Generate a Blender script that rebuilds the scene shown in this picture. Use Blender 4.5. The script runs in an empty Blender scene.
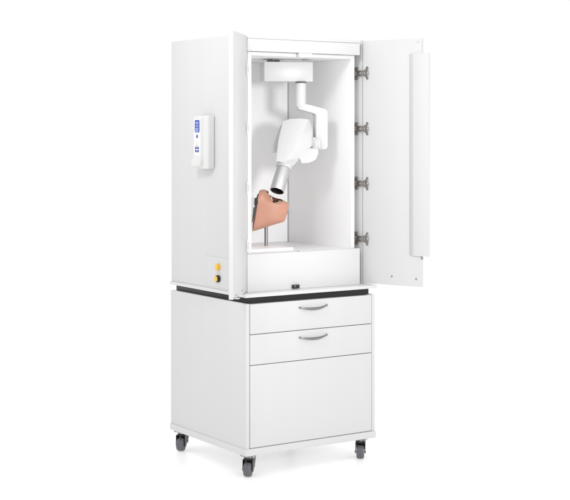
import bpy, bmesh, math, random
from mathutils import Vector, Matrix
random.seed(4)
S = bpy.context.scene
COL = S.collection

# ------------------------------------------------------------------ materials
def mat(name, col, rough=.4, metal=0.0, spec=.5, noise=0.0, nscale=40, bump=0.0, bscale=300, sss=0.0, coat=0.0, stretch=None, emit=0.0):
    m = bpy.data.materials.new(name); m.use_nodes = True
    nt = m.node_tree; b = nt.nodes['Principled BSDF']
    b.inputs['Base Color'].default_value = (*col, 1)
    b.inputs['Roughness'].default_value = rough
    b.inputs['Metallic'].default_value = metal
    b.inputs['Specular IOR Level'].default_value = spec
    if coat: b.inputs['Coat Weight'].default_value = coat; b.inputs['Coat Roughness'].default_value = .08
    if sss:
        b.inputs['Subsurface Weight'].default_value = sss
        b.inputs['Subsurface Radius'].default_value = (.01, .004, .002)
        b.inputs['Subsurface Scale'].default_value = .6
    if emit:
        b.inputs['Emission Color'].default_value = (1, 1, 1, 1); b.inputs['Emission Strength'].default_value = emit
    tc = nt.nodes.new('ShaderNodeTexCoord')
    src = tc.outputs['Object']
    if stretch:
        mp = nt.nodes.new('ShaderNodeMapping'); mp.inputs['Scale'].default_value = stretch
        nt.links.new(src, mp.inputs['Vector']); src = mp.outputs['Vector']
    if noise:
        n = nt.nodes.new('ShaderNodeTexNoise'); n.inputs['Scale'].default_value = nscale; n.inputs['Detail'].default_value = 5
        r = nt.nodes.new('ShaderNodeMapRange')
        r.inputs['To Min'].default_value = 1-noise; r.inputs['To Max'].default_value = 1+noise
        mx = nt.nodes.new('ShaderNodeMix'); mx.data_type = 'RGBA'; mx.blend_type = 'MULTIPLY'
        mx.inputs['Factor'].default_value = 1
        mx.inputs[6].default_value = (*col, 1)
        nt.links.new(src, n.inputs['Vector']); nt.links.new(n.outputs['Fac'], r.inputs['Value'])
        nt.links.new(r.outputs['Result'], mx.inputs[7]); nt.links.new(mx.outputs[2], b.inputs['Base Color'])
        r2 = nt.nodes.new('ShaderNodeMapRange')
        r2.inputs['To Min'].default_value = max(.02, rough-.06); r2.inputs['To Max'].default_value = rough+.06
        nt.links.new(n.outputs['Fac'], r2.inputs['Value']); nt.links.new(r2.outputs['Result'], b.inputs['Roughness'])
    if bump:
        n2 = nt.nodes.new('ShaderNodeTexNoise'); n2.inputs['Scale'].default_value = bscale; n2.inputs['Detail'].default_value = 3
        bp = nt.nodes.new('ShaderNodeBump'); bp.inputs['Strength'].default_value = bump; bp.inputs['Distance'].default_value = .001
        nt.links.new(src, n2.inputs['Vector']); nt.links.new(n2.outputs['Fac'], bp.inputs['Height'])
        nt.links.new(bp.outputs['Normal'], b.inputs['Normal'])
    return m

M = dict(
    white=mat('white_laminate', (.655, .655, .657), .42, spec=.35, noise=.022, nscale=16, bump=.05, bscale=300, stretch=(1, 1, .07)),
    edge=mat('white_edge_band', (.69, .69, .69), .35, spec=.35, noise=.006),
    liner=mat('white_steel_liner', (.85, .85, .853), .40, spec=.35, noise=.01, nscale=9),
    backing=mat('brightened_white_panel', (.965, .965, .965), .45, spec=.3, noise=.006, nscale=9),  # strong front light on the back wall put into a whiter colour
    enamel=mat('white_enamel_plastic', (.665, .665, .665), .32, spec=.42),
    gloss=mat('glossy_white_plastic', (.70, .70, .695), .12, spec=.6, coat=.6),
    icon_field=mat('white_label_film', (.88, .88, .88), .3),
    blue=mat('blue_print', (.05, .07, .36), .3, noise=.12, nscale=160),
    lightblue=mat('light_blue_print', (.33, .45, .80), .35, noise=.1, nscale=200),
    greyprint=mat('grey_print', (.5, .5, .52), .4),
    black=mat('black_plastic', (.018, .018, .018), .4, noise=.1),
    riser=mat('dark_brown_laminate', (.016, .014, .014), .4, spec=.3, noise=.25, nscale=60),
    steel=mat('brushed_steel', (.34, .335, .33), .32, 1.0, noise=.12, nscale=60, stretch=(1, 1, .05)),
    alu=mat('satin_aluminium', (.66, .66, .67), .46, 1.0, noise=.05, nscale=90, stretch=(1, 1, .1)),
    nickel=mat('nickel_hinge', (.33, .31, .29), .32, 1.0, noise=.2, nscale=120),
    handle=mat('satin_nickel_handle', (.27, .265, .26), .3, 1.0, noise=.1, nscale=90),
    pale=mat('pale_nickel', (.82, .81, .80), .5, .6, noise=.03),
    zinc=mat('zinc_plate', (.40, .40, .40), .35, 1.0, noise=.15, nscale=120),
    tyre=mat('grey_rubber', (.115, .117, .128), .5, noise=.15, nscale=90),
    yellow=mat('yellow_plastic', (.86, .50, .01), .28, coat=.4, noise=.05),
    skin=mat('pink_rubber_skin', (.60, .300, .210), .42, spec=.45, noise=.09, nscale=28, bump=.12, bscale=220, sss=.12),
    mouth=mat('dark_red_mouth', (.10, .022, .016), .35, noise=.3, nscale=60),
    tooth=mat('ivory_tooth', (.74, .62, .36), .25, noise=.12, nscale=120),
    darkgrey=mat('dark_grey_plate', (.075, .08, .09), .4, noise=.15, nscale=40),
    seam=mat('grey_seam', (.30, .30, .32), .6),
    floor=mat('glowing_studio_floor', (.86, .86, .86), .30, spec=.25, noise=.004, nscale=3, emit=.265),  # emission added as fill for the shade under the cabinet
)

# ------------------------------------------------------------------ mesh helpers
def cube(bm, lo, hi, bev=.001, seg=2, rot=None, mi=0):
    """bevelled box from corner lo to corner hi, optionally turned by a matrix"""
    t = bmesh.new(); bmesh.ops.create_cube(t, size=1)
    lo, hi = Vector(lo), Vector(hi); c = (lo+hi)/2; d = hi-lo
    for v in t.verts: v.co = Vector((v.co.x*d.x, v.co.y*d.y, v.co.z*d.z))
    if bev:
        bev = min(bev, .45*min(abs(d.x), abs(d.y), abs(d.z)))
        bmesh.ops.bevel(t, geom=t.edges[:], offset=bev, segments=seg, profile=.5, affect='EDGES')
    for v in t.verts: v.co = v.co + c
    if rot is not None: t.transform(rot)
    merge(bm, t, mi)

def merge(bm, t, mi=0):
    bmesh.ops.recalc_face_normals(t, faces=t.faces[:])
    for f in t.faces: f.material_index = mi
    me = bpy.data.meshes.new('tmp'); t.to_mesh(me); t.free(); bm.from_mesh(me); bpy.data.meshes.remove(me)

def lathe(bm, prof, org, axis, seg=40, mi=0):
    """profile of (distance along axis, radius) turned about axis from org"""
    t = bmesh.new(); axis = Vector(axis).normalized(); q = axis.to_track_quat('Z', 'Y')
    rings = []
    for d, r in prof:
        rings.append([t.verts.new(Vector(org)+q @ Vector((r*math.cos(2*math.pi*k/seg), r*math.sin(2*math.pi*k/seg), d))) for k in range(seg)])
    for a, b in zip(rings, rings[1:]):
        for k in range(seg): t.faces.new((a[k], a[(k+1) % seg], b[(k+1) % seg], b[k]))
    if prof[0][1] > 1e-5: t.faces.new(rings[0][::-1])
    if prof[-1][1] > 1e-5: t.faces.new(rings[-1])
    bmesh.ops.remove_doubles(t, verts=t.verts[:], dist=1e-6)
    merge(bm, t, mi)

def prism(bm, pts, ext, bev=.002, seg=3, mi=0):
    """polygon of 3-D points extruded along ext, edges bevelled"""
    t = bmesh.new(); a = [t.verts.new(Vector(p)) for p in pts]; b = [t.verts.new(Vector(p)+Vector(ext)) for p in pts]
    n = len(pts); t.faces.new(a); t.faces.new(b[::-1])
    for k in range(n): t.faces.new((a[k], b[k], b[(k+1) % n], a[(k+1) % n]))
    bmesh.ops.recalc_face_normals(t, faces=t.faces[:])
    if bev: bmesh.ops.bevel(t, geom=t.edges[:], offset=bev, segments=seg, profile=.5, affect='EDGES')
    merge(bm, t, mi)

def loft(bm, rings, mi=0, caps=True):
    t = bmesh.new(); R = [[t.verts.new(Vector(p)) for p in r] for r in rings]; n = len(rings[0])
    for a, b in zip(R, R[1:]):
        for k in range(n): t.faces.new((a[k], a[(k+1) % n], b[(k+1) % n], b[k]))
    if caps: t.faces.new(R[0][::-1]); t.faces.new(R[-1])
    merge(bm, t, mi)

def obj(name, bm, m, parent=None, smooth=True, label=None, mats=None):
    me = bpy.data.meshes.new(name)
    bmesh.ops.recalc_face_normals(bm, faces=bm.faces[:]) if False else None
    bm.to_mesh(me); bm.free()
    for x in (mats or [m]): me.materials.append(x)
    if smooth:
        for p in me.polygons: p.use_smooth = True
        try: me.set_sharp_from_angle(angle=math.radians(38))
        except Exception: pass
    o = bpy.data.objects.new(name, me); COL.objects.link(o)
    if parent: o.parent = parent
    if label: o['label'] = label
    return o

def thing(name, label, cat, loc=(0, 0, 0), rz=0, group=None):
    o = bpy.data.objects.new(name, None); COL.objects.link(o); o.empty_display_size = .05
    o.location = loc; o.rotation_euler = (0, 0, rz); o['label'] = label; o['category'] = cat
    if group: o['group'] = group
    return o

def B(name, lo, hi, m, parent, bev=.001, **k):
    bm = bmesh.new(); cube(bm, lo, hi, bev); return obj(name, bm, m, parent, **k)

# ------------------------------------------------------------------ setting
FZ = .009
bm = bmesh.new()
bmesh.ops.create_grid(bm, x_segments=4, y_segments=4, size=60)
for v in bm.verts: v.co.z = FZ
fl = obj('floor', bm, M['floor'], smooth=False); fl['kind'] = 'structure'

# ------------------------------------------------------------------ drawer base on casters
W = .6; DL = .579
Z0, Z1, Z2, Z3, Z4, Z5 = .088, .115, .6549, .6781, .6912, 1.6623
base = thing('drawer_base', 'low white drawer cabinet on grey casters standing under the tall cabinet', 'drawer cabinet', (0, 0, FZ))
base_off = Vector((0, 0, -FZ))
def BB(name, lo, hi, m, parent=base, bev=.001, **k):
    return B(name, Vector(lo)+base_off, Vector(hi)+base_off, m, parent, bev, **k)
BB('base_board', (-.003, -.003, Z0), (W+.003, DL+.003, Z1), M['white'], bev=.003)
BB('side_panel', (0, .0006, Z1), (.0148, DL, Z2), M['white'], bev=.0012)
BB('side_panel', (W-.0148, .0006, Z1), (W, DL, Z2), M['white'], bev=.0012)
BB('back_panel', (.0152, DL-.018, Z1+.001), (W-.0152, DL-.002, Z2-.001), M['white'])
BB('top_panel', (.0152, .02, Z2-.018), (W-.0152, DL-.02, Z2-.0008), M['white'])
BB('inner_frame', (.0152, .021, Z1+.001), (W-.0152, .03, Z2-.02), M['seam'], bev=0)
BB('riser', (.014, .010, Z2+.0003), (W-.024, .558, Z3-.0003), M['riser'])
dz = [(Z1+.0025, .4235), (.4262, .5383), (.5410, Z2-.002)]
drs = []
for k, (a, b) in enumerate(dz):
    d = BB('drawer', (.0172, .0, a), (W-.0172, .0185, b), M['white'], bev=.0009,
           label=['tall plain bottom front without a handle', 'middle drawer with a curved handle', 'top drawer with a curved handle'][k])
    drs.append(d)
def handle(parent, z):
    bm = bmesh.new(); rings = []; n = 28
    for i in range(n+1):
        t = -1+2*i/n; x = .302+.065*t
        e = 1-t*t
        zz = z-.0065*e+.0035*t*(t > 0)*t; yy = -.003-.015*e**.7
        h = .0022+.0032*e; w = .0016+.0010*e        # strap: taller in the middle
        ring = []
        for k in range(12):
            a = 2*math.pi*k/12
            ring.append((x, yy+w*math.cos(a), zz+h*math.sin(a)))
        rings.append([Vector(p)+base_off for p in ring])
    loft(bm, rings)
    for sx in (-1, 1):
        lathe(bm, [(0, .0035), (.005, .0032)], Vector((.302+sx*.063, .001, z))+base_off, (0, -1, 0), 16)
    return obj('handle', bm, M['handle'], parent)
handle(drs[2], .6265); handle(drs[1], .5125)

def caster(x, y, turn):
    H = Z0-FZ
    # swivel at origin; wheel trails towards local -Y
    bm = bmesh.new()
    cube(bm, (-.029, -.029, H-.0035), (.029, .029, H-.0002), .0008)
    lathe(bm, [(0, .021), (.004, .0225), (.009, .020), (.012, .019)], (0, 0, H-.0155), (0, 0, 1), 28)
    for sx in (-1, 1):
        for sy in (-1, 1): lathe(bm, [(0, .004), (.0025, .0045)], (sx*.021, sy*.021, H-.006), (0, 0, 1), 10)
    c = obj('caster', bm, M['zinc'], base, label='grey wheeled caster with a zinc plate')
    c.location = (x, y, 0); c.rotation_euler = (0, 0, turn)
    # fork: two cheeks tapering from the swivel down to the axle, with a bridge
    bm = bmesh.new()
    wy = -.022; wr = .0262
    for sx in (-1, 1):
        prism(bm, [(sx*.0195, .030, H-.0157), (sx*.0195, -.030, H-.0157), (sx*.0195, wy-.010, wr-.004), (sx*.0195, wy+.006, wr-.010), (sx*.0195, .012, wr+.014)],
              (-sx*.0022, 0, 0), .0006, 1)
    cube(bm, (-.0195, -.026, H-.0190), (.0195, .0285, H-.0158), .001)
    cube(bm, (-.0172, .0170, H-.052), (.0172, .0205, H-.0192), .001)
    obj('fork', bm, M['black'], c)
    bm = bmesh.new()
    lathe(bm, [(-.0150, .0150), (-.0148, .0205), (-.0135, .0238), (-.0095, .0256), (-.004, .0261), (-.0012, wr), (-.0008, .0256), (.0008, .0256), (.0012, wr), (.004, .0261), (.0095, .0256), (.0135, .0238), (.0148, .0205), (.0150, .0150)], (0, wy, wr), (1, 0, 0), 48)
    w = obj('wheel', bm, M['tyre'], c)
    bm = bmesh.new()
    lathe(bm, [(0, .003), (.0012, .0045), (.003, .0045), (.0031, .003), (.0419, .003), (.042, .0045), (.0438, .0045), (.045, .003)], (-.0225, wy, wr), (1, 0, 0), 16)
    obj('axle', bm, M['zinc'], c)
    return c
T0 = -math.radians(33.56)-math.radians(11)
for x, y, a in ((.036, .036, T0), (.557, .038, T0+.10), (.036, .543, T0-.06), (.557, .543, T0+.3)):
    caster(x, y, a)

# ------------------------------------------------------------------ upper cabinet
cab = thing('x_ray_cabinet', 'tall white cabinet with both doors open standing on the drawer base', 'cabinet', (0, 0, Z3))
co = Vector((0, 0, -Z3))
def CB(name, lo, hi, m=M['white'], parent=cab, bev=.001, **k):
    return B(name, Vector(lo)+co, Vector(hi)+co, m, parent, bev, **k)
DU = .574; DT = 1.658
CB('base_plate', (-.0048, -.0034, Z3), (W+.008, DU+.005, Z4), M['edge'], bev=.002)
CB('side_panel', (0, .07, Z4), (.016, DU, Z5), bev=.0012)
CB('side_panel', (W-.016, .07, Z4), (W, DU, Z5), bev=.0012)
CB('back_panel', (.0163, DU-.016, Z4+.0005), (W-.0163, DU-.001, Z5-.021))
CB('top_panel', (.0163, .0725, Z5-.020), (W-.0163, DU-.001, Z5-.0008))
CB('top_rail', (.035, .048, 1.6483), (.565, .072, 1.6590), M['edge'], bev=.0015)
CB('frieze', (.037, .05, 1.6005), (.563, .0682, 1.6476), M['edge'], bev=.0012)
CB('lower_panel', (.037, .05, Z4+.0005), (.563, .0682, .8345), M['edge'], bev=.0012)
# liner: open box of sheet steel
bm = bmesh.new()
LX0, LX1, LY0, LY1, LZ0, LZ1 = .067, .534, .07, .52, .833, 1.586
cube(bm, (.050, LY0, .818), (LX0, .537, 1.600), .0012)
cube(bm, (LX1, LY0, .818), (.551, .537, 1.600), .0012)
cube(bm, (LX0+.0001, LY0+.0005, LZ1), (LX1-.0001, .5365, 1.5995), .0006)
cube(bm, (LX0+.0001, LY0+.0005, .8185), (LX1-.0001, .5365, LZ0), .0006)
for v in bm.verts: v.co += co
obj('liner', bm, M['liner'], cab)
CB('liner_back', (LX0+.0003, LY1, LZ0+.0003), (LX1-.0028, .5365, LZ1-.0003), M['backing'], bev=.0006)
CB('door_catch', (.272, .0475, 1.583), (.332, .0695, 1.6000), M['edge'], bev=.0012)
CB('door_catch', (.272, .0478, .8350), (.330, .066, .8385), M['edge'], bev=.001)
# dark gap fillers behind the liner fronts: recessed steel strips where the hinges sit
CB('recess_strip', (.0165, .150, Z4+.001), (.0495, .154, 1.640), M['liner'], bev=0)
CB('recess_strip', (.5515, .150, Z4+.001), (.5835, .154, 1.640), M['liner'], bev=0)
# latch on lower panel
bm = bmesh.new(); cube(bm, Vector((.236, .041, .6945))+co, Vector((.268, .0497, .7085))+co, .0012)
lt = obj('latch', bm, M['black'], cab)
bm = bmesh.new(); cube(bm, Vector((.2445, .0385, .6985))+co, Vector((.2475, .0425, .7070))+co, .0006)
obj('striker', bm, M['zinc'], lt)

def door(hx, hy, dx, dy, L, nx, ny, label):
    """door leaf: inner face from hinge corner along (dx,dy); (nx,ny) is the outward side"""
    d = Vector((dx, dy, 0)).normalized(); n = Vector((nx, ny, 0)).normalized()
    o = bpy.data.objects.new('door', None)
    Mx = Matrix((( d.x, n.x, 0, hx), (d.y, n.y, 0, hy), (0, 0, 1, -Z3), (0, 0, 0, 1)))   # local x along door, y outward
    bm = bmesh.new(); cube(bm, (0, .0004, .6946), (L, .0160, DT), .0011)
    bm.transform(Mx)
    return obj('door', bm, M['white'], cab, label=label), Mx
def tube_part(name, bm, m, parent, Mx):
    bm.transform(Mx); 
    return obj(name, bm, m, parent)
HZ = (1.530, 1.309, 1.091, .871)
# right door
dR, MR = door(.582, .055, .096, -.247, .2655, .932, .362, 'right door leaf with a raised closing strip along its free edge')
bm = bmesh.new()
prism(bm, [(.212, -.0002, .8154), (.236, -.012, .8154), (.304, -.012, .8154), (.304, -.0002, .8154)], (0, 0, 1.600-.8154), .0010, 2)
tube_part('closing_strip', bm, M['white'], dR, MR)
bm = bmesh.new(); lathe(bm, [(0, .0045), (.003, .0045), (.0045, .003)], (.254, 0, 1.6465), (0, -1, 0), 20)
tube_part('bumper', bm, M['gloss'], dR, MR)
for sx, sz in ((.133, .7290), (.243, .7250)):
    bm = bmesh.new(); lathe(bm, [(0, .0034), (.0010, .0034), (.0016, .002)], (sx, 0, sz), (0, -1, 0), 16)
    tube_part('screw', bm, M['nickel'], dR, MR)
bm = bmesh.new(); lathe(bm, [(0, .004), (.010, .004), (.011, .003)], (.270, -.001, .8135), (0, 0, -1), 14)
tube_part('screw', bm, M['nickel'], dR, MR)
# left door
dL, ML = door(.041, .057, -.183, -.196, .269, -.73, .68, 'left door leaf swung wide past the corner of the cabinet')
for sx, sz in ((.105, .7100), (.215, .7050), (.245, .6995)):
    bm = bmesh.new(); lathe(bm, [(0, .0030), (.0010, .0030), (.0016, .002)], (sx, 0, sz), (0, -1, 0), 16)
    tube_part('screw', bm, M['nickel'], dL, ML)
# small foot tab below the left door and a dark stop on its outer side
bm = bmesh.new(); cube(bm, (.196, -.012, .6918), (.226, .004, .6942), .0008)
tube_part('guide_tab', bm, M['pale'], dL, ML)
bm = bmesh.new(); lathe(bm, [(0, .006), (.005, .006), (.006, .004)], (.236, .0162, .716), (0, 1, 0), 18); cube(bm, (.229, .0162, .700), (.243, .019, .732), .001)
tube_part('door_stop', bm, M['nickel'], dL, ML)

def hinge(parent, Mx, side, z):
    """cup hinge: winged flange on the door, two link arms, mounting plate on the side panel"""
    bm = bmesh.new()
    # winged flange (concave towards the hinge edge), local door coordinates
    pts = [(.0050, .0, -.013), (.0130, 0, -.0135), (.0175, 0, -.026), (.0235, 0, -.026), (.0250, 0, -.012), (.0250, 0, .012), (.0235, 0, .026), (.0175, 0, .026), (.0130, 0, .0135), (.0050, 0, .013)]
    prism(bm, [(p[0], -.0003, z+p[2]) for p in pts], (0, -.0030, 0), .0007, 1)
    lathe(bm, [(0, .0120), (.0035, .0120), (.0050, .0105)], (.0150, -.003, z), (0, -1, 0), 24)
    for sz in (-.020, .020): lathe(bm, [(0, .0034), (.0016, .003)], (.0207, -.0033, z+sz), (0, -1, 0), 12)
    bm.transform(Mx)
    h = obj('hinge', bm, M['nickel'] if side > 0 else M['pale'], parent)  # left set paler: its grazing white reflection is put into the colour
    # mounting plate on the outer panel's inner face
    xs = .5837 if side > 0 else .0163
    bm = bmesh.new(); s = -side
    cube(bm, Vector((min(xs, xs+s*.0055), .088, z-.025))+co, Vector((max(xs, xs+s*.0055), .112, z+.025))+co, .001)
    cube(bm, Vector((min(xs+s*.0056, xs+s*.017), .084, z-.011))+co, Vector((max(xs+s*.0056, xs+s*.017), .118, z+.011))+co, .0015)
    for sz in (-.018, .018): lathe(bm, [(0, .0042), (.0018, .0036)], Vector((xs+s*.0055, .1, z+sz))+co, (s, 0, 0), 12)
    obj('mounting_plate', bm, M['nickel'] if side > 0 else M['pale'], h)
    # links bridging flange and plate
    p0 = Mx @ Vector((.010, -.006, 0)); p1 = Vector((xs+s*.011, .088, 0))
    bm = bmesh.new()
    for zz in (-.0075, .0075):
        a = Vector((p0.x, p0.y, z+zz-Z3)); b = Vector((p1.x, p1.y, z+zz-Z3)); dd = (b-a); L = dd.length; dd.normalize()
        rot = Matrix.Translation(a) @ dd.to_track_quat('X', 'Z').to_matrix().to_4x4()
        cube(bm, (-.003, -.0035, -.0030), (L+.002, .0035, .0030), .001, rot=rot)
    lathe(bm, [(0, .0028), (.022, .0028)], Vector((p0.x, p0.y, z-.011-Z3)), (0, 0, 1), 12)
    lathe(bm, [(0, .0026), (.022, .0026)], Vector(((p0.x+p1.x)/2, (p0.y+p1.y)/2, z-.011-Z3)), (0, 0, 1), 12)
    obj('link_arm', bm, M['nickel'] if side > 0 else M['pale'], h)
for z in HZ: hinge(dR, MR, 1, z)
for z in (1.530, 1.309, 1.085, .868): hinge(dL, ML, -1, z)

# control plate with two yellow buttons on the left side
bm = bmesh.new(); cube(bm, Vector((-.0011, .105, .702))+co, Vector((-.0001, .302, .815))+co, .0006)
cp = obj('button_plate', bm, M['white'], cab)
bm = bmesh.new(); lathe(bm, [(0, .0135), (.003, .0135), (.004, .0125), (.0042, .0118), (.010, .0118), (.0118, .010), (.0122, 0)], Vector((-.0011, .197, .778))+co, (-1, 0, 0), 36)
obj('push_button', bm, M['yellow'], cp, label='round yellow push button')
bm = bmesh.new(); lathe(bm, [(0, .0138), (.010, .0138), (.0112, .0125), (.0114, 0)], Vector((-.0011, .197, .733))+co, (-1, 0, 0), 36)
sb = obj('selector_switch', bm, M['black'], cp, label='round black switch with a yellow face')
bm = bmesh.new(); lathe(bm, [(0, .0110), (.0015, .0110), (.0022, .0100), (.0023, 0)], Vector((-.0126, .1985, .733))+co, (-1, 0, 0), 32)
obj('switch_face', bm, M['yellow'], sb)

# ------------------------------------------------------------------ exposure controller on the left side of the cabinet
ctl = thing('exposure_controller', 'white wall controller with blue display and buttons hung on the cabinet side', 'controller', (0, .276, 1.153))
ko = Vector((0, -.276, -1.153))
def P(bm):
    for v in bm.verts: v.co += ko
    return bm
bm = bmesh.new()
# holder: rounded body with a sloping shoulder towards the front edge
prism(bm, [(-.0005, .2270, 1.1530), (-.0300, .2270, 1.1530), (-.0375, .2400, 1.1530), (-.0375, .2560, 1.1530), (-.0310, .3200, 1.1530), (-.0005, .3200, 1.1530)], (0, 0, .2060), .0055, 4)
obj('holder', P(bm), M['gloss'], ctl)
# handset: long shell whose lower end swells outwards
bm = bmesh.new(); rings = []
prof = [(1.1600, .036, .0455, .306-.0262, .0255), (1.1630, .033, .0515, .2925, .0320), (1.170, .032, .0545, .2925, .0335), (1.182, .031, .0545, .2922, .0335), (1.197, .031, .0462, .2912, .0325),
        (1.206, .031, .0442, .2905, .0318), (1.230, .031, .0440, .290, .0315), (1.290, .031, .0440, .290, .0315), (1.340, .031, .0440, .290, .0315), (1.352, .031, .0435, .290, .0310), (1.3565, .031, .042, .290, .0295), (1.3585, .033, .040, .290, .026)]
for z, xi, xo, yc, hw in prof:
    ring = []; r = .009 if z > 1.2 else .014
    for k in range(6):
        a = math.pi/2*k/5; ring.append((-(xo-r)-r*math.sin(a), yc-hw+r-r*math.cos(a), z))
    for k in range(6):
        a = math.pi/2*k/5; ring.append((-(xo-r)-r*math.cos(a), yc+hw-r+r*math.sin(a), z))
    ring += [(-xi, yc+hw, z), (-xi, yc-hw, z)]
    rings.append(ring)
loft(bm, rings)
hs = obj('handset', P(bm), M['gloss'], ctl)
def face_sheet(name, pts2, x, m, parent, th=.0006):
    bm = bmesh.new(); prism(bm, [(-x, y, z) for y, z in pts2], (-th, 0, 0), 0); return obj(name, P(bm), m, parent)
def rrect(y0, y1, z0, z1, r, n=5):
    out = []
    for cy, cz, a0 in ((y1-r, z1-r, 0), (y0+r, z1-r, 90), (y0+r, z0+r, 180), (y1-r, z0+r, 270)):
        for k in range(n+1):
            a = math.radians(a0+90*k/n); out.append((cy+r*math.cos(a), cz+r*math.sin(a)))
    return out
fx = .0441
lab = face_sheet('label_panel', rrect(.2655, .3125, 1.2035, 1.3475, .012), fx-.0002, M['icon_field'], hs)
# all print is one sheet layer above the label
disp = face_sheet('display', rrect(.2690, .3055, 1.2935, 1.3420, .006), fx+.0004, M['blue'], hs)
x2 = fx+.0010
def pb(list_, nm, m):
    bm = bmesh.new()
    for y0, y1, z0, z1, r in list_: prism(bm, [(-x2, y, z) for y, z in rrect(y0, y1, z0, z1, r, 3)], (-.0004, 0, 0), 0)
    return obj(nm, P(bm), m, disp)
# light marks in the display: a wing-like emblem and three rows of readouts
pb([(.2740, .3010, 1.3315, 1.3345, .0012), (.2765, .2990, 1.3275, 1.3300, .001), (.2825, .2930, 1.3240, 1.3265, .001),
    (.2765, .2975, 1.3165, 1.3205, .001),
    (.2765, .2850, 1.3050, 1.3115, .001), (.2870, .2980, 1.3040, 1.3110, .001),
    (.2765, .2850, 1.2960, 1.3020, .001), (.2870, .2985, 1.2960, 1.3030, .001)], 'display_symbol', M['lightblue'])
# drop-shaped start key, faint arrow keys, four square keys
bm = bmesh.new(); yk, zk = .2875, 1.2785
prism(bm, [(-(fx+.0004), yk+.0065*math.cos(a)*(1 if math.sin(a) < 0 else 1-.55*math.sin(a)), zk+(.0072*math.sin(a) if math.sin(a) < 0 else .0085*math.sin(a))) for a in [2*math.pi*k/24 for k in range(24)]], (-.001, 0, 0), 0)
obj('start_key', P(bm), M['blue'], hs)
bm = bmesh.new()
for pts in ([(.2950, 1.262), (.2935, 1.250), (.2915, 1.250), (.2930, 1.262)], [(.2850, 1.257), (.2790, 1.250), (.2850, 1.250)], [(.2960, 1.243), (.2820, 1.243), (.2890, 1.2475)], [(.2960, 1.2400), (.2820, 1.2400), (.2820, 1.2418), (.2960, 1.2418)]):
    prism(bm, [(-(fx+.0004), y, z) for y, z in pts], (-.0006, 0, 0), 0)
obj('arrow_key', P(bm), M['greyprint'], hs)
for yy in (.2800, .2965):
    for zz in (1.2215, 1.2335):
        bm = bmesh.new(); prism(bm, [(-(fx+.0004), y, z) for y, z in rrect(yy-.0060, yy+.0060, zz-.0044, zz+.0044, .0025)], (-.0012, 0, 0), 0)
        obj('key', P(bm), M['blue'], hs)

# ------------------------------------------------------------------ things inside: frame turned towards the viewer's side
YAW = .5857
R_ = Vector((math.cos(YAW), -math.sin(YAW), 0)); F_ = Vector((math.sin(YAW), math.cos(YAW), 0))
EYE = Vector((-2.7356, -4.3845, 1.2824))
def at(u, v, Z):                       # plan measurement -> point in the room
    return EYE + F_*Z + R_*((u-285)/1390.3352*Z) + Vector((0, 0, (135.4-v)/1390.3352*Z))

# ---- x-ray unit
xo = at(286.5, 62.5, 5.56)
xr = thing('dental_x_ray_unit', 'white dental x-ray head on a jointed arm hanging from the cabinet ceiling', 'x-ray unit', (xo.x, xo.y, LZ1))
XO = Vector(xr.location)
def X(bm):
    for v in bm.verts: v.co -= XO
    return bm
th = -YAW+math.radians(10)
ax = Vector((math.cos(th), math.sin(th), 0)); ay = Vector((-math.sin(th), math.cos(th), 0))
c0 = at(286.5, 72.2, 5.56)
rotb = Matrix.Translation(c0) @ Matrix(((ax.x, ay.x, 0, 0), (ax.y, ay.y, 0, 0), (0, 0, 1, 0), (0, 0, 0, 1)))
bm = bmesh.new(); cube(bm, (-.0985, -.050, -.0395), (.0985, .060, .0390), .003, 3, rot=rotb)
hous = obj('ceiling_housing', X(bm), M['enamel'], xr)
bm = bmesh.new(); cube(bm, (-.06, -.02, .0392), (.06, .05, .0535), .001, rot=rotb); 
obj('ceiling_bracket', X(bm), M['enamel'], xr)
bm = bmesh.new(); x = -.086
for w in (.006, .005, .006, .005, -.005, .004, -.002, .006, .006, .005):
    if w > 0: cube(bm, (x, -.049, .0392), (x+w, -.041, .0392+.007), .0006, rot=rotb)
    x += abs(w)
obj('cable_clip', X(bm), M['black'], xr)
bm = bmesh.new()
pt = at(300.8, 82.2, 5.53)
lathe(bm, [(0, .0205), (.004, .0210), (.088, .0210), (.094, .0205)], pt+Vector((0, 0, -.003)), (0, 0, -1), 40)
post = obj('post', X(bm), M['enamel'], xr)
bm = bmesh.new(); lathe(bm, [(0, .0222), (.0030, .0222)], pt+Vector((0, 0, -.0006)), (0, 0, -1), 40)
obj('collar', X(bm), M['black'], post)
# sloping arm and hanging arm, one continuous bent body
bm = bmesh.new()
DA = F_*.046 - R_*.0115
prism(bm, [at(u, v, 5.512) for u, v in [(298.0, 105.2), (299.0, 104.0), (306.2, 103.9), (324.6, 108.6), (327.0, 110.0), (328.0, 112.6), (328.0, 146.0), (327.2, 148.4), (325.4, 149.4), (318.8, 149.4), (316.9, 148.2), (316.2, 146.0), (316.2, 115.4), (315.0, 113.8), (299.6, 109.6), (298.2, 108.0)]], DA, .0035, 3)
obj('arm', X(bm), M['enamel'], xr)
# elbow disc between arm and head
bm = bmesh.new()
jc = at(316.5, 144.0, 5.514)
lathe(bm, [(0, .0270), (.015, .0270), (.0185, .0250), (.0195, .020)], jc, -R_*.84-F_*.54, 36)
el = obj('elbow', X(bm), M['enamel'], xr)
bm = bmesh.new(); lathe(bm, [(0, .0273), (.0012, .0273)], jc+(-R_*.84-F_*.54).normalized()*.0105, -R_*.84-F_*.54, 36)
obj('elbow_ring', X(bm), M['seam'], el)
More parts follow.
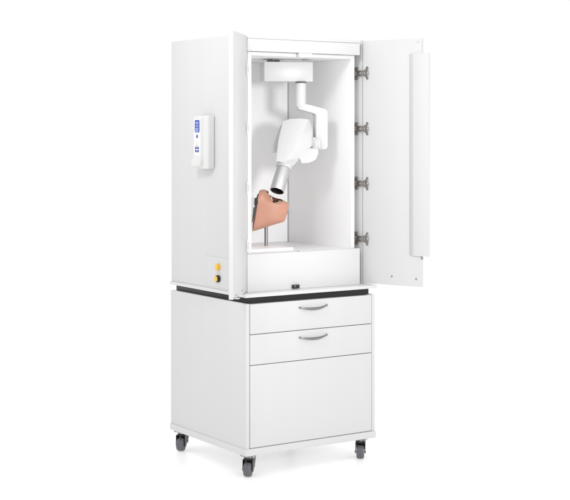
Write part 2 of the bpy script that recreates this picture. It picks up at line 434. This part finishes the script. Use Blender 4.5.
# tube head: front panel leans back, right flank falls away
bm = bmesh.new()
def hp(u, v, dz=0.0):                       # leaning front plane, dz = further back
    return at(u, v, 5.475-(v-140)*.0018+dz)
front = [(282.6, 121.2), (290, 118.9), (300, 118.3), (308.6, 119.2), (300, 136.2), (293.0, 150.0), (287.2, 161.0), (281, 162.0), (275.6, 161.4), (278.2, 140)]
flank = [(283.6, 120.4), (291, 118.4), (302, 118.0), (311.2, 121.2), (313.0, 130.0), (312.2, 146.0), (300.4, 158.0), (293.0, 166.6), (276.6, 161.0), (279.4, 139)]
back = [(285.6, 122.0), (292, 120.2), (302, 120.0), (310.0, 122.4), (312.0, 131.0), (311.2, 145.0), (300.0, 156.0), (290, 162.0), (278.6, 159.0), (281.4, 140)]
t = bmesh.new()
loft(t, [[hp(u, v, 0) for u, v in front], [hp(u, v, .035) for u, v in flank], [hp(u, v, .085) for u, v in back]])
bmesh.ops.bevel(t, geom=[e for e in t.edges], offset=.0022, segments=3, profile=.5, affect='EDGES')
merge(bm, t)
head = obj('tube_head', X(bm), M['enamel'], xr)
# fine seams down the front panel
bm = bmesh.new()
for off in (0, 3.4):
    a = hp(291.5-off*.2, 126, -.0002); b = hp(283.6-off*.4, 158, -.0002); d = (b-a).normalized(); n = d.cross(F_).normalized()
    k = 26
    for i in range(k):
        p = a.lerp(b, i/k); q = a.lerp(b, (i+.5)/k)
        prism(bm, [p-n*.0004, p+n*.0004, q+n*.0004, q-n*.0004], -F_*.0003, 0)
obj('panel_seam', X(bm), mat('pale_seam', (.66, .66, .67), .5), head)
# ear on the left, cable housing at lower right
bm = bmesh.new()
prism(bm, [hp(281.4, 124, .045), hp(279.5, 128, .045), hp(270.8, 150.5, .045), hp(271.6, 153.0, .045), hp(275.4, 152.4, .045), hp(284, 150, .045)], F_*.03, .004, 3)
obj('side_cap', X(bm), M['enamel'], head)
bm = bmesh.new()
prism(bm, [hp(295.5, 153.0, .028), hp(309.0, 148.0, .028), hp(318.6, 148.6, .028), hp(318.4, 154.0, .028), hp(315.8, 160.0, .028), hp(309.5, 163.0, .028), hp(301.4, 163.6, .028), hp(299.6, 159, .028)], F_*.06, .005, 4)
obj('rear_housing', X(bm), M['enamel'], head)
# cone: white neck, collar, aluminium cylinder with dark mouth
D = (R_*-.245 - F_*.44 + Vector((0, 0, -.843))).normalized()
n0 = at(285.4, 161.8, 5.485)
bm = bmesh.new()
lathe(bm, [(0, .030), (.012, .0312), (.0285, .0312), (.0305, .0300)], n0, D, 48)
nk = obj('neck', X(bm), M['enamel'], xr)
bm = bmesh.new()
e0 = n0 + D*.0306
lathe(bm, [(0, .0262), (.0005, .0283), (.003, .0285), (.0035, .0278), (.0045, .0278), (.005, .0285), (.1000, .0285), (.1012, .0280), (.1012, .0258), (.060, .0258)], e0, D, 56)
cn = obj('beam_cylinder', X(bm), M['alu'], xr)
bm = bmesh.new(); lathe(bm, [(.062, .0001), (.062, .0256), (.1006, .0256), (.1006, .0253), (.063, .0253), (.063, .0001)], e0, D, 48)
obj('cylinder_bore', X(bm), M['black'], cn)

# ---- phantom head on its stand
PZ = 5.50
fo = at(266.2, 248.7, PZ+.013)
ph = thing('dental_phantom', 'pink rubber phantom face with open mouth on a steel rod inside the cabinet', 'phantom head', (fo.x, fo.y, LZ0))
PO = Vector(ph.location)
def H(bm):
    for v in bm.verts: v.co -= PO
    return bm
out = [(258.9, 191.6), (259.6, 190.0), (261.0, 189.7), (264.6, 189.5), (266.2, 189.8), (267.0, 191.0), (267.6, 192.9), (271, 196.0), (275, 197.2), (279, 198.4), (283, 199.8), (286.6, 201.9), (288.4, 203.2), (289.0, 204.4), (288.9, 206.6), (288.6, 209.0), (286.9, 214.6), (285.5, 219.4), (284.7, 221.2), (282.9, 222.1), (279, 223.4), (272, 225.4), (264, 228.0), (257, 230.2), (253.2, 231.2), (252.0, 231.0), (252.9, 226), (254.8, 217), (256.8, 207), (258.4, 197.0)]
cu, cv = 256.6, 210.5
TT = .052
bm = bmesh.new(); rings = []
NL = 9
for k in range(-NL, NL+1):
    a = math.radians(84*k/NL); s = max(.30, math.cos(a)**.50); yy = TT*math.sin(a)
    rings.append([at(cu+(u-cu)*s, cv+(v-cv)*(.35+.65*s), PZ+yy) for u, v in out])
loft(bm, rings)
bmesh.ops.triangulate(bm, faces=[f for f in bm.faces if len(f.verts) > 4])
tmp = obj('face_mask', bm, M['skin'])
sd = tmp.modifiers.new('s', 'SUBSURF'); sd.levels = 2; sd.render_levels = 2
cb = bmesh.new(); bmesh.ops.create_icosphere(cb, subdivisions=4, radius=1)
mc = at(276.6, 197.6, PZ-.022)
ex = (R_*math.cos(math.radians(-17))+Vector((0, 0, 1))*math.sin(math.radians(-17))); ez = Vector((0, 0, 1))*math.cos(math.radians(17))+R_*math.sin(math.radians(17))
EX, EY, EZ = .0262, .040, .0285
for v in cb.verts: v.co = mc + ex*(v.co.x*EX) + F_*(v.co.y*EY) + ez*(v.co.z*EZ)
cut = obj('cut', cb, M['mouth'])
bo = tmp.modifiers.new('b', 'BOOLEAN'); bo.object = cut; bo.operation = 'DIFFERENCE'; bo.solver = 'EXACT'
dg = bpy.context.evaluated_depsgraph_get(); dg.update()
me = bpy.data.meshes.new_from_object(tmp.evaluated_get(dg)); 
bpy.data.objects.remove(tmp); bpy.data.objects.remove(cut)
bm = bmesh.new(); bm.from_mesh(me)
for f in bm.faces:
    c = f.calc_center_median()-mc
    q = (c.dot(ex)/EX)**2+(c.dot(F_)/EY)**2+(c.dot(ez)/EZ)**2
    f.material_index = 1 if q < 1.02 else 0
mask = obj('face_mask', H(bm), None, ph, mats=[M['skin'], M['mouth']])
me2 = mask.data
# teeth round the cavity wall
def tooth(p, up, out_, w=.0042, h=.007):
    q = out_.cross(up).normalized(); rot = Matrix.Translation(p) @ Matrix(((q.x, out_.x, up.x, 0), (q.y, out_.y, up.y, 0), (q.z, out_.z, up.z, 0), (0, 0, 0, 1)))
    bm = bmesh.new(); cube(bm, (-w/2*.9, -.0022, -h/2), (w/2*.9, .0022, h/2), .0016, 3, rot=rot)
    obj('tooth', H(bm), M['tooth'], ph)
near = [(275.4, 203.9, 10), (276.6, 204.0, 0), (277.9, 203.6, -20), (279.1, 202.9, -30), (280.2, 202.0, -40)]
side = [(270.9, 198.0, 60), (271.2, 199.4, 60), (271.8, 200.8, 55)]
for dz_ in (-.0310, -.0215, -.0120):
    for u, v, ang in near+side:
        q = math.radians(ang+random.uniform(-8, 8))
        up = Vector((0, 0, 1))*math.cos(q)+R_*math.sin(q)
        lean = (-F_*.9+up*.3).normalized(); lean = (lean-up*lean.dot(up)).normalized()
        tooth(at(u+random.uniform(-.2, .2), v+(0 if dz_ < -.03 else -.4), PZ+dz_), up, lean, random.uniform(.0046, .0054), random.uniform(.0085, .0105))
# back plate, knobs and bracket
def plate(pts, Z0_, Z1_, nm, m, bev=.0008):
    bm = bmesh.new(); prism(bm, [at(u, v, Z0_) for u, v in pts], F_*(Z1_-Z0_), bev, 2); return obj(nm, H(bm), m, ph)
plate([(259.2, 193.6), (258.4, 193.6), (255.6, 199.0), (253.9, 211.5), (252.5, 229.0), (253.0, 229.2), (255.6, 215), (257.7, 205.0), (259.2, 196.8)], PZ-.044, PZ+.040, 'mounting_plate', M['darkgrey'])
plate([(254.6, 198.4), (258.0, 197.4), (258.2, 203.6), (254.4, 205.2)], PZ-.052, PZ-.020, 'clamp_block', M['black'], .001)
plate([(257.2, 194.6), (258.5, 193.8), (258.4, 197.2), (257.0, 197.6)], PZ-.050, PZ-.030, 'clamp_screw', M['black'], .0008)
plate([(251.4, 197.6), (254.2, 197.2), (254.0, 206.0), (251.2, 206.6)], PZ-.046, PZ-.022, 'adjusting_knob', M['enamel'], .002)
plate([(253.4, 207.5), (254.6, 207.8), (252.6, 222.4), (251.6, 222.2)], PZ-.030, PZ+.01, 'inner_flap', M['skin'], .001)
plate([(266.6, 190.8), (268.6, 191.6), (268.4, 193.8), (267.0, 193.4)], PZ-.010, PZ+.006, 'strap_clip', M['black'], .0006)
bm = bmesh.new()
rb = at(266.2, 248.7, PZ+.013)
lathe(bm, [(0, .0072), (.110, .0072)], (rb.x, rb.y, LZ0+.010), (0, 0, 1), 24)
obj('rod', H(bm), M['steel'], ph)
bm = bmesh.new()
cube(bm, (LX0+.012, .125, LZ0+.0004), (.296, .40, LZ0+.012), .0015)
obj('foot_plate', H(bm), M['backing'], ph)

# ------------------------------------------------------------------ light, world, camera
w = bpy.data.worlds.new('World'); S.world = w; w.use_nodes = True
bg = w.node_tree.nodes['Background']; bg.inputs['Color'].default_value = (1, 1, 1, 1); bg.inputs['Strength'].default_value = 1.01
def area(name, loc, tgt, size, power, spread=180):
    l = bpy.data.lights.new(name, 'AREA'); l.shape = 'SQUARE'; l.size = size; l.energy = power; l.spread = math.radians(spread)
    o = bpy.data.objects.new(name, l); COL.objects.link(o); o.location = loc
    o.rotation_euler = (Vector(tgt)-Vector(loc)).to_track_quat('-Z', 'Y').to_euler()
    return o
area('softbox_front', (-.45, -3.6, 1.55), (.3, .2, 1.15), .45, 5.1, 56)
area('softbox_side', (-1.75, -1.1, 2.75), (.0, .42, 1.75), .6, 4.2, 66)

cd = bpy.data.cameras.new('Camera'); cam = bpy.data.objects.new('Camera', cd); COL.objects.link(cam)
cam.location = EYE; cam.rotation_euler = (math.radians(90), 0, -YAW)
cd.sensor_width = 36; cd.lens = 1390.3352/570*36; cd.shift_y = -114.6/570; cd.clip_end = 300; cd.clip_start = .05
S.camera = cam
S.view_settings.view_transform = 'Standard'; S.view_settings.look = 'None'; S.view_settings.exposure = 0
S.render.engine = 'CYCLES'; S.cycles.max_bounces = 12; S.cycles.diffuse_bounces = 8
